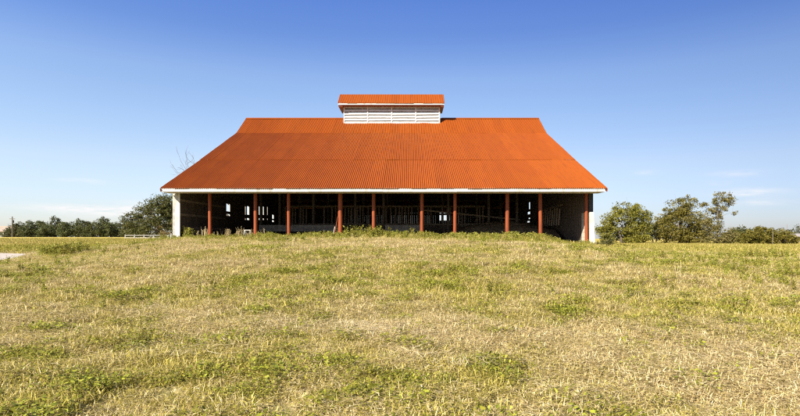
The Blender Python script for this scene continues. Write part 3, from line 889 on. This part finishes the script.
g = np.random.default_rng(101)
NG = 5
specs = []
for k in range(NG):   # 0-4 mixed mown grass
    specs.append((*joinmesh(blades(54, .18, .03, .095, .0085, .85, g, .3), blades(14, .18, .06, .15, .005, 1.1, g, .75)), M['blade']))
for k in range(NG):   # 5-9 matted litter
    specs.append((*joinmesh(blades(50, .2, .04, .14, .0075, .9, g, .7), blades(24, .16, .03, .08, .008, .8, g)), M['blade']))
for k in range(NG):   # 10-14 broad-leaved weeds
    specs.append((*leaves(52, .17, .11, .034, g), M['weed']))
for k in range(NG):   # 15-19 thin upright stalks
    specs.append((*blades(5, .16, .08, .20, .004, .7, g, .2), M['stalk']))
for k in range(NG):   # 20-24 coarse tufts for the far field
    specs.append((*blades(46, .42, .06, .17, .022, .5, g, .15), M['farblade']))
for k in range(NG):   # 25-29 lush low grass
    specs.append((*blades(54, .15, .05, .13, .0085, .8, g), M['blade']))
for k in range(NG):   # 30-34 long cut straws lying about
    specs.append((*blades(12, .28, .10, .40, .0065, 1.2, g, 1.0), M['stalk']))
tufts = tuft_coll('grass_tuft', specs)

# where the field is green and where it is straw (x, y, rx, ry, amount)
GREEN = [(-3.6,6.2,2.2,1.6,.30),(-5.5,8.0,2.6,2.0,.22),(0.2,5.2,1.0,.7,.45),(1.0,6.0,.9,.5,.25),(-18,20,4,2.0,.2),(-12,13,2.5,2.0,.3),(-15,17,4,3,.25),(-1.5,13.5,4.0,2.2,.28),(1.2,11.0,2.2,1.3,.35),
         (4.8,9.5,1.8,.9,.38),(6.6,8.2,1.1,.6,.3),(-4.5,20,3,2,.2),(6.5,20,5,3,.12),(12,17,4,2.5,.25),(5.0,14,3,2,.18),(-1,29.6,16,1.3,.34),(7,30,4,1.6,.35),(2.8,6.8,.8,.4,.22),(5.2,7.1,.6,.4,.25)]
STRAW = [(-1.2,7.6,1.8,.6,.35),(2.0,7.3,1.6,1.0,.35),(3.6,5.3,2.0,.9,.5),(4.6,6.4,1.6,.7,.3),(-7.0,15,3.5,2.5,.25),(-6,23,5,2.0,.25),(8,13,4,2,.22),(0,25,9,2,.2),(14,25,8,3,.1),(2,17,3,1.5,.15)]
def dryness(x, y):
    d = 0.545 + (fbm(x*.5, y*.36, 21, 3)-.5)*.70 + (fbm(x*1.5, y*1.1, 24, 3)-.5)*.75 + (fbm(x*4.5, y*4.0, 22, 2)-.5)*.9
    for (cx, cy, rx, ry, a) in GREEN: d = d - a*.85*np.exp(-((x-cx)/rx)**2-((y-cy)/ry)**2)
    for (cx, cy, rx, ry, a) in STRAW: d = d + a*np.exp(-((x-cx)/rx)**2-((y-cy)/ry)**2)
    return d
HOLES = [(-3.2,6.85,.17),(-3.0,7.0,.1),(-1.75,6.1,.12),(.42,5.35,.13),(-2.25,5.15,.18),(-1.9,7.0,.1),(-4.7,6.3,.12),(1.55,8.6,.14),(4.1,9.3,.16),(-6.4,8.8,.2),(2.6,6.0,.1),(-.6,6.3,.1),(5.6,8.0,.16),(-5.0,10.8,.2),(3.2,12.4,.2),(-7.8,17,.3),(6.8,14.0,.25)]
def field(n, ylo, yhi, margin, power=1.0):
    """random spots over the wedge of ground in front of the camera, widened by a margin"""
    y = ylo + (yhi-ylo)*g.random(n*2)**power
    wl = 0.80*y + margin; wr = 0.76*y + margin
    x = (g.random(n*2)*2-1)*(0.80*yhi+margin)
    k = (x > -wl) & (x < wr)
    x, y = x[k][:n], y[k][:n]
    inb = (x > -13.9) & (x < 11.1) & (y > 31.2) & (y < 63)
    for (hx_, hy_, hr_) in HOLES: inb |= np.hypot(x-hx_, y-hy_) < hr_
    k = ~inb & ~in_path(x, y) & (np.hypot(x+3.52, (y-7.3)*.7) > .13)
    return x[k], y[k]
PX, PY_, PI_, PS, PD = [], [], [], [], []
def put(x, y, idx, s, d):
    PX.append(x); PY_.append(y); PI_.append(idx); PS.append(s); PD.append(d)
def layer(n, ylo, yhi, margin, scale):
    x, y = field(n, ylo, yhi, margin)
    keep = fbm(x*3.3, y*2.6, 77, 3) > .31; x, y = x[keep], y[keep]      # small bare pockets between the tufts
    d = dryness(x, y); u = g.random(len(x)); k5 = g.integers(0, NG, len(x))
    pw = np.clip(.60-d, .02, .6)*.9*(fbm(x*2.6, y*2.6, 31, 3) > .52)          # weeds where green
    pl = np.clip(d-.45, 0, .6)*.9
    base = np.where(u < pw, 10, np.where(u < pw+pl, 5, np.where((d < .35) & (u > .6), 25, 0)))
    s = scale*g.uniform(.75, 1.25, len(x))*(.45+1.1*fbm(x*2.6, y*2.6, 41, 2))
    s = np.minimum(s, scale*1.3)*np.where((x < -11.5) & (y > 16) & (y < 23.5), .55, 1.0)*np.where((x > 8.5) & (y > 22), .6, 1.0)
    put(x, y, base+k5, s, d)
layer(29000, 2.0, 9.0, 5.5, 1.0)
layer(40000, 9.0, 19.0, 5.5, 1.12)
layer(50000, 19.0, 31.6, 5.5, 1.35)
# upright stalks and lying straws
x, y = field(4300, 2.5, 31, 5.0); d = dryness(x, y); k = d > .38; x, y, d = x[k], y[k], d[k]
put(x, y, 15+g.integers(0, NG, len(x)), g.uniform(.6, 1.25, len(x)), d)
x, y = field(3200, 2.5, 25, 5.0); d = dryness(x, y); k = (d > .5) & (fbm(x*.8, y*1.4, 51, 3) > .5); x, y, d = x[k], y[k], d[k]
put(x, y, 30+g.integers(0, NG, len(x)), g.uniform(.6, 1.1, len(x)), d)
LIFT = []
for (cx, cy, rx, ry, n) in ((-1.1,7.75,1.1,.16,34),(-.7,7.35,.7,.10,26),(-2.2,8.1,.5,.2,14),(-.1,7.1,.7,.08,22),(-2.8,6.6,.5,.4,30),(.6,5.9,.8,.15,14),(-4.4,9.1,.5,.25,12),(3.2,6.3,.7,.2,12)):
    x = g.normal(cx, rx*.6, n); y = g.normal(cy, ry*.6, n)
    put(x, y, 30+g.integers(0, NG, n), g.uniform(.6, 1.15, n), np.full(n, .95)); LIFT.append((sum(map(len, PX))-n, n))
# far fields either side of and behind the barn
x, y = field(30000, 31.0, 75, 4, 1.0)
put(x, y, 20+g.integers(0, NG, len(x)), g.uniform(.8, 1.5, len(x)), .50+(fbm(x*.12, y*.3, 61, 3)-.5)*1.1-.55*np.exp(-((x+28)/14)**2-((y-38)/5)**2))
x = np.concatenate(PX); y = np.concatenate(PY_); idx = np.concatenate(PI_); s = np.concatenate(PS); d = np.concatenate(PD)
n = len(x)
rot = np.stack([g.normal(0, .07, n), g.normal(0, .07, n), g.random(n)*6.28], 1)
zg = gz(x, y)
for (i0, n_) in LIFT: zg[i0:i0+n_] += g.uniform(.01, .05, n_)
grass = scatter('grass', np.stack([x, y, zg], 1), idx, rot, s, np.clip(d, 0, 1), tufts)
tag(grass, 'mown dry and green grass covering the whole field', 'grass', kind='stuff')

# a small hollow with pale stones in it
for k, (dx, dy, r, lb) in enumerate(((-.045,-.02,.024,'left and lowest of the pale stones in a dark hollow in the grass'),(.0,.03,.020,'rear one of the pale stones in a dark hollow in the grass'),(.05,-.01,.028,'largest of the pale stones in a dark hollow in the grass'))):
    q = np.random.default_rng(90+k); V = []; F = []
    for i in range(5):
        for j in range(9):
            t = math.pi*(i+.5)/5; a_ = 2*math.pi*j/9; rr = r*(1+q.normal()*.1)
            V.append((rr*math.sin(t)*math.cos(a_)*1.3, rr*math.sin(t)*math.sin(a_), rr*.8*math.cos(t)))
    for i in range(4):
        for j in range(9): F.append((i*9+j, (i+1)*9+j, (i+1)*9+(j+1)%9, i*9+(j+1)%9))
    F += [tuple(range(9)), tuple(range(44, 35, -1))]
    o = np_obj('stone', V, F, M['white'], smooth=True); o.location = (-3.52+dx, 7.3+dy, gz1(-3.52+dx, 7.3+dy)+r*.5)
    tag(o, lb, 'stone', 'stones in the hollow')

# taller weeds: along the barn front and dotted over the field
def tall_weed(n, h, size, rng):
    parts = []
    for _ in range(n):
        a = rng.random()*6.28; l = rng.uniform(.05, .28); hh = h*rng.uniform(.55, 1.05)
        x0, y0 = rng.normal(size=2)*.05
        st = np.array([x0, y0, 0]); en = np.array([x0+math.cos(a)*l*hh, y0+math.sin(a)*l*hh, hh])
        mb = MB(); mb.tube([st, st*.5+en*.5+np.array([0,0,.03]), en], [.006,.005,.003], 3, False)
        V, F = np.array(mb.v), mb.f
        parts.append((V, F))
        m = int(14*hh/.5)
        t = rng.uniform(.2, 1.0, m)[:, None]
        c = st*(1-t)+en*t
        Vl = []; Fl = []
        for p in c:
            d_ = unit(np.array([rng.normal(), rng.normal(), rng.uniform(-.1, .8)])); s_ = unit(np.cross(d_, rng.normal(size=3)))
            L_ = size*rng.uniform(.6, 1.4); o = len(Vl)
            Vl += [p, p+d_*L_*.5+s_*L_*.2, p+d_*L_, p+d_*L_*.5-s_*L_*.2]; Fl.append((o, o+1, o+2, o+3))
        parts.append((np.array(Vl), Fl))
    return joinmesh(*parts)
ws = []
for k in range(4): ws.append((*tall_weed(6, .55, .09, g), M['moth']))          # 0-3 leafy
for k in range(3): ws.append((*blades(50, .22, .18, .48, .010, .4, g), M['blade']))   # 4-6 long grass
for k in range(3): ws.append((*tall_weed(3, .75, .05, g), M['stalk']))         # 7-9 dry stems
weedc = tuft_coll('weed_tuft', ws)
WX, WY, WI, WS, WD = [], [], [], [], []
def wput(x, y, i, s, d):
    x = np.atleast_1d(x); WX.append(x); WY.append(np.broadcast_to(y, x.shape)); WI.append(np.broadcast_to(i, x.shape)); WS.append(np.broadcast_to(s, x.shape)); WD.append(np.broadcast_to(d, x.shape))
n = 2600
x = g.uniform(-14.5, 10.6, n); y = 31.3 - np.abs(g.normal(0, .95, n)) + .35
prof = .35 + .75*np.clip(fbm(x*.6, y*0, 71, 3), 0, 1) + .45*np.exp(-((x+.9)/3.2)**2) + .35*np.exp(-((x-6.5)/2.2)**2) - .2*np.exp(-((x-9.5)/.9)**2)
wput(x, y, np.where(g.random(n) < .35, g.integers(0, 4, n), 4+g.integers(0, 3, n)), np.clip(prof, .3, 1.4)*g.uniform(.45, .85, n), np.clip(.22+(fbm(x, y, 5, 2)-.5)*.8, 0, 1))
n = 60; x = g.uniform(-13.4, -8.6, n); wput(x, 31.9+g.random(n)*.6, 7+g.integers(0, 3, n), g.uniform(.5, 1.0, n), .5)
n = 34; x = np.concatenate([g.normal(-13.4, .2, 16), g.normal(-2.6, .8, 18)]); wput(x, 31.9+g.random(n)*.3, g.integers(0, 4, n), g.uniform(.8, 1.5, n), .3)
for (cx, cy, r, n, s) in ((-16.3,24.9,.8,70,.95),(-15.4,24.2,.8,36,.85),(-12.5,22.5,1.0,14,.5),(-15.0,15.5,1.2,36,.55),(-6.6,26,.9,20,.6),(-5.4,26.5,.8,10,.8),(4.3,26.5,1.0,16,.7),(14.6,23.5,1.1,34,.65),(15.2,22,1.6,44,.8),(-2.6,15,1.2,20,.42),(-9.5,13,1.0,26,.5),(7.5,17.5,1.2,18,.5),(3.8,11,.7,12,.35),(-4.6,9.6,.7,14,.3),(-1.0,18,1.2,16,.45),(9.8,14.2,1.0,20,.5),(10.5,16,1.2,26,.6),(-2.2,30.9,1.2,34,1.2),(8.2,12.5,.8,18,.5),(6.0,12.0,.7,12,.45),(11.8,20,1.5,20,.6),(8.5,19,1.2,12,.6),
                          (6.2,9.0,.5,7,.35),(.35,5.1,.35,9,.28),(.1,12.5,.8,8,.45),(1.8,11.2,.5,9,.4),(-11,17,.8,10,.5),(4.8,21.5,1.0,12,.6),(-3.2,18.5,1.2,14,.5)):
    x = g.normal(cx, r*.6, n); y = g.normal(cy, r*.6, n)
    wput(x, y, g.integers(0, 4, n), s*g.uniform(.6, 1.15, n), .3)
x, y = field(190, 9, 29, 0); k = ~((x > 8) & (y > 21)); x, y = x[k], y[k]; wput(x, y, g.integers(0, 10, len(x)), g.uniform(.3, .65, len(x)), .4)
x = np.concatenate(WX); y = np.concatenate(WY); n = len(x)
weeds = scatter('weeds', np.stack([x, y, gz(x, y)-.01], 1), np.concatenate(WI), np.stack([g.normal(0,.1,n), g.normal(0,.1,n), g.random(n)*6.28], 1), np.concatenate(WS).astype(float), np.concatenate(WD).astype(float), weedc)
tag(weeds, 'tall green weeds along the barn front and scattered over the field', 'weeds', kind='stuff')
# bush by the right corner of the barn
x = at(605, 31.2)
make_tree('shrub', (x, 31.2, gz1(x, 31.2)), [(0,0,.22,.45,.3,.2),(.25,0,.3,.3,.25,.18)], 26, 30, .035, .12, M['oak'], .2, .012, 81, 8, stems=3, label='small scruffy shrub at the foot of the white right corner board', cat='shrub')

# ------------------------------------------------------------------ light, sky, camera
SD = np.array([1.02, 1.15, -1.05]); SD /= np.linalg.norm(SD)      # direction the light travels
from mathutils import Vector
elev = math.asin(-SD[2]); az = math.atan2(-SD[0], -SD[1])        # azimuth of the sun, from +Y towards +X
sun = bpy.data.lights.new('sun', 'SUN'); sun.energy = 5.0; sun.angle = R(0.53); sun.color = (1.0, 0.92, 0.77)
so_ = bpy.data.objects.new('sun', sun); C.objects.link(so_)
so_.rotation_euler = Vector(SD).to_track_quat('-Z', 'Y').to_euler(); so_.location = (-20, -20, 30)

w = bpy.data.worlds.new('World'); scene.world = w; w.use_nodes = True
nt = w.node_tree; nt.nodes.clear()
out = N(nt, 'ShaderNodeOutputWorld'); bg = N(nt, 'ShaderNodeBackground'); bg.inputs['Strength'].default_value = 0.088
sky = N(nt, 'ShaderNodeTexSky'); sky.sky_type = 'NISHITA'; sky.sun_disc = False
sky.sun_elevation = elev; sky.sun_rotation = az; sky.air_density = 1.0; sky.dust_density = 0.6; sky.ozone_density = 2.0; sky.altitude = 200
tc = N(nt, 'ShaderNodeTexCoord'); sp = N(nt, 'ShaderNodeSeparateXYZ'); nt.links.new(tc.outputs['Generated'], sp.inputs[0])
tint = ramp(nt, sp.outputs['Z'], [(0.0, (.76,.78,.95)), (0.045, (.80,.79,.93)), (0.127, (1.02,.90,.90)), (0.20, (.98,.93,.96)), (0.28, (.94,.93,1.02)), (0.35, (.63,.74,1.03)), (0.41, (.54,.69,1.09)), (1.0, (.45,.60,1.0))])
side = ramp(nt, math_n(nt, 'ADD', math_n(nt, 'MULTIPLY', sp.outputs['X'], 0.5), 0.5), [(0.19, (1.0,1.0,1.0)), (0.5, (.80,.80,.82)), (0.79, (.52,.54,.60))])
tint = mixc(nt, 1.0, tint, side, 'MULTIPLY')
col = mixc(nt, 1.0, sky.outputs[0], tint, 'MULTIPLY')
# a few thin clouds low over the horizon: soft ragged patches in fixed directions of the sky
cn = noise(nt, 9.0, 6, 0.65, vec=tc.outputs['Generated'], stretch=(2.0, 2.0, 13.0))
tot = None
for (az_, el_, wa_, we_, k_) in ((32.4,3.9,1.9,.36,.9),(31.6,5.7,2.0,.30,.35),(33.6,3.0,1.8,.25,.5),(-31.6,5.0,1.3,.22,.55),(-29.5,2.4,4.2,.55,.8),(-33.4,2.5,2.0,.25,.6),(-27.3,2.3,2.6,.5,.7),(-26,3.2,1.8,.3,.4),(30.2,4.9,1.3,.25,.3),(24,6.2,1.2,.25,.3)):
    a_, e_ = R(az_), R(el_)
    dx_ = math_n(nt, 'DIVIDE', math_n(nt, 'SUBTRACT', sp.outputs['X'], math.sin(a_)*math.cos(e_)), R(wa_))
    dz_ = math_n(nt, 'DIVIDE', math_n(nt, 'SUBTRACT', sp.outputs['Z'], math.sin(e_)), R(we_))
    q_ = math_n(nt, 'ADD', math_n(nt, 'MULTIPLY', dx_, dx_), math_n(nt, 'MULTIPLY', dz_, dz_))
    v_ = math_n(nt, 'MULTIPLY', math_n(nt, 'POWER', 2.718, math_n(nt, 'MULTIPLY', q_, -1.0)), k_)
    tot = v_ if tot is None else math_n(nt, 'ADD', tot, v_)
fw_ = math_n(nt, 'GREATER_THAN', sp.outputs['Y'], 0.0)
cl_ = math_n(nt, 'MULTIPLY', math_n(nt, 'MULTIPLY', tot, fw_), math_n(nt, 'MULTIPLY', math_n(nt, 'SUBTRACT', cn, 0.34, True), 4.0, True), True)
col = mixc(nt, math_n(nt, 'MULTIPLY', cl_, .8), col, (4.9, 4.75, 4.75))
nt.links.new(col, bg.inputs['Color']); nt.links.new(bg.outputs[0], out.inputs['Surface'])

cam = bpy.data.cameras.new('camera'); co = bpy.data.objects.new('camera', cam); C.objects.link(co)
co.location = (0, 0, 1.6); co.rotation_euler = (R(90), 0, 0)
cam.sensor_width = 36; cam.lens = 36*533/800
cam.shift_x = -9/800; cam.shift_y = (236-208)/800
cam.clip_start = 0.1; cam.clip_end = 6000
scene.camera = co
scene.view_settings.view_transform = 'Standard'; scene.view_settings.look = 'None'
scene.view_settings.exposure = 1.25; scene.view_settings.gamma = 1.0; scene.view_settings.use_curve_mapping = False
scene.render.engine = 'CYCLES'
scene.cycles.max_bounces = 6; scene.cycles.diffuse_bounces = 3; scene.cycles.transmission_bounces = 4
scene.cycles.use_denoising = False
scene.cycles.pixel_filter_type = 'BLACKMAN_HARRIS'; scene.cycles.filter_width = 1.2
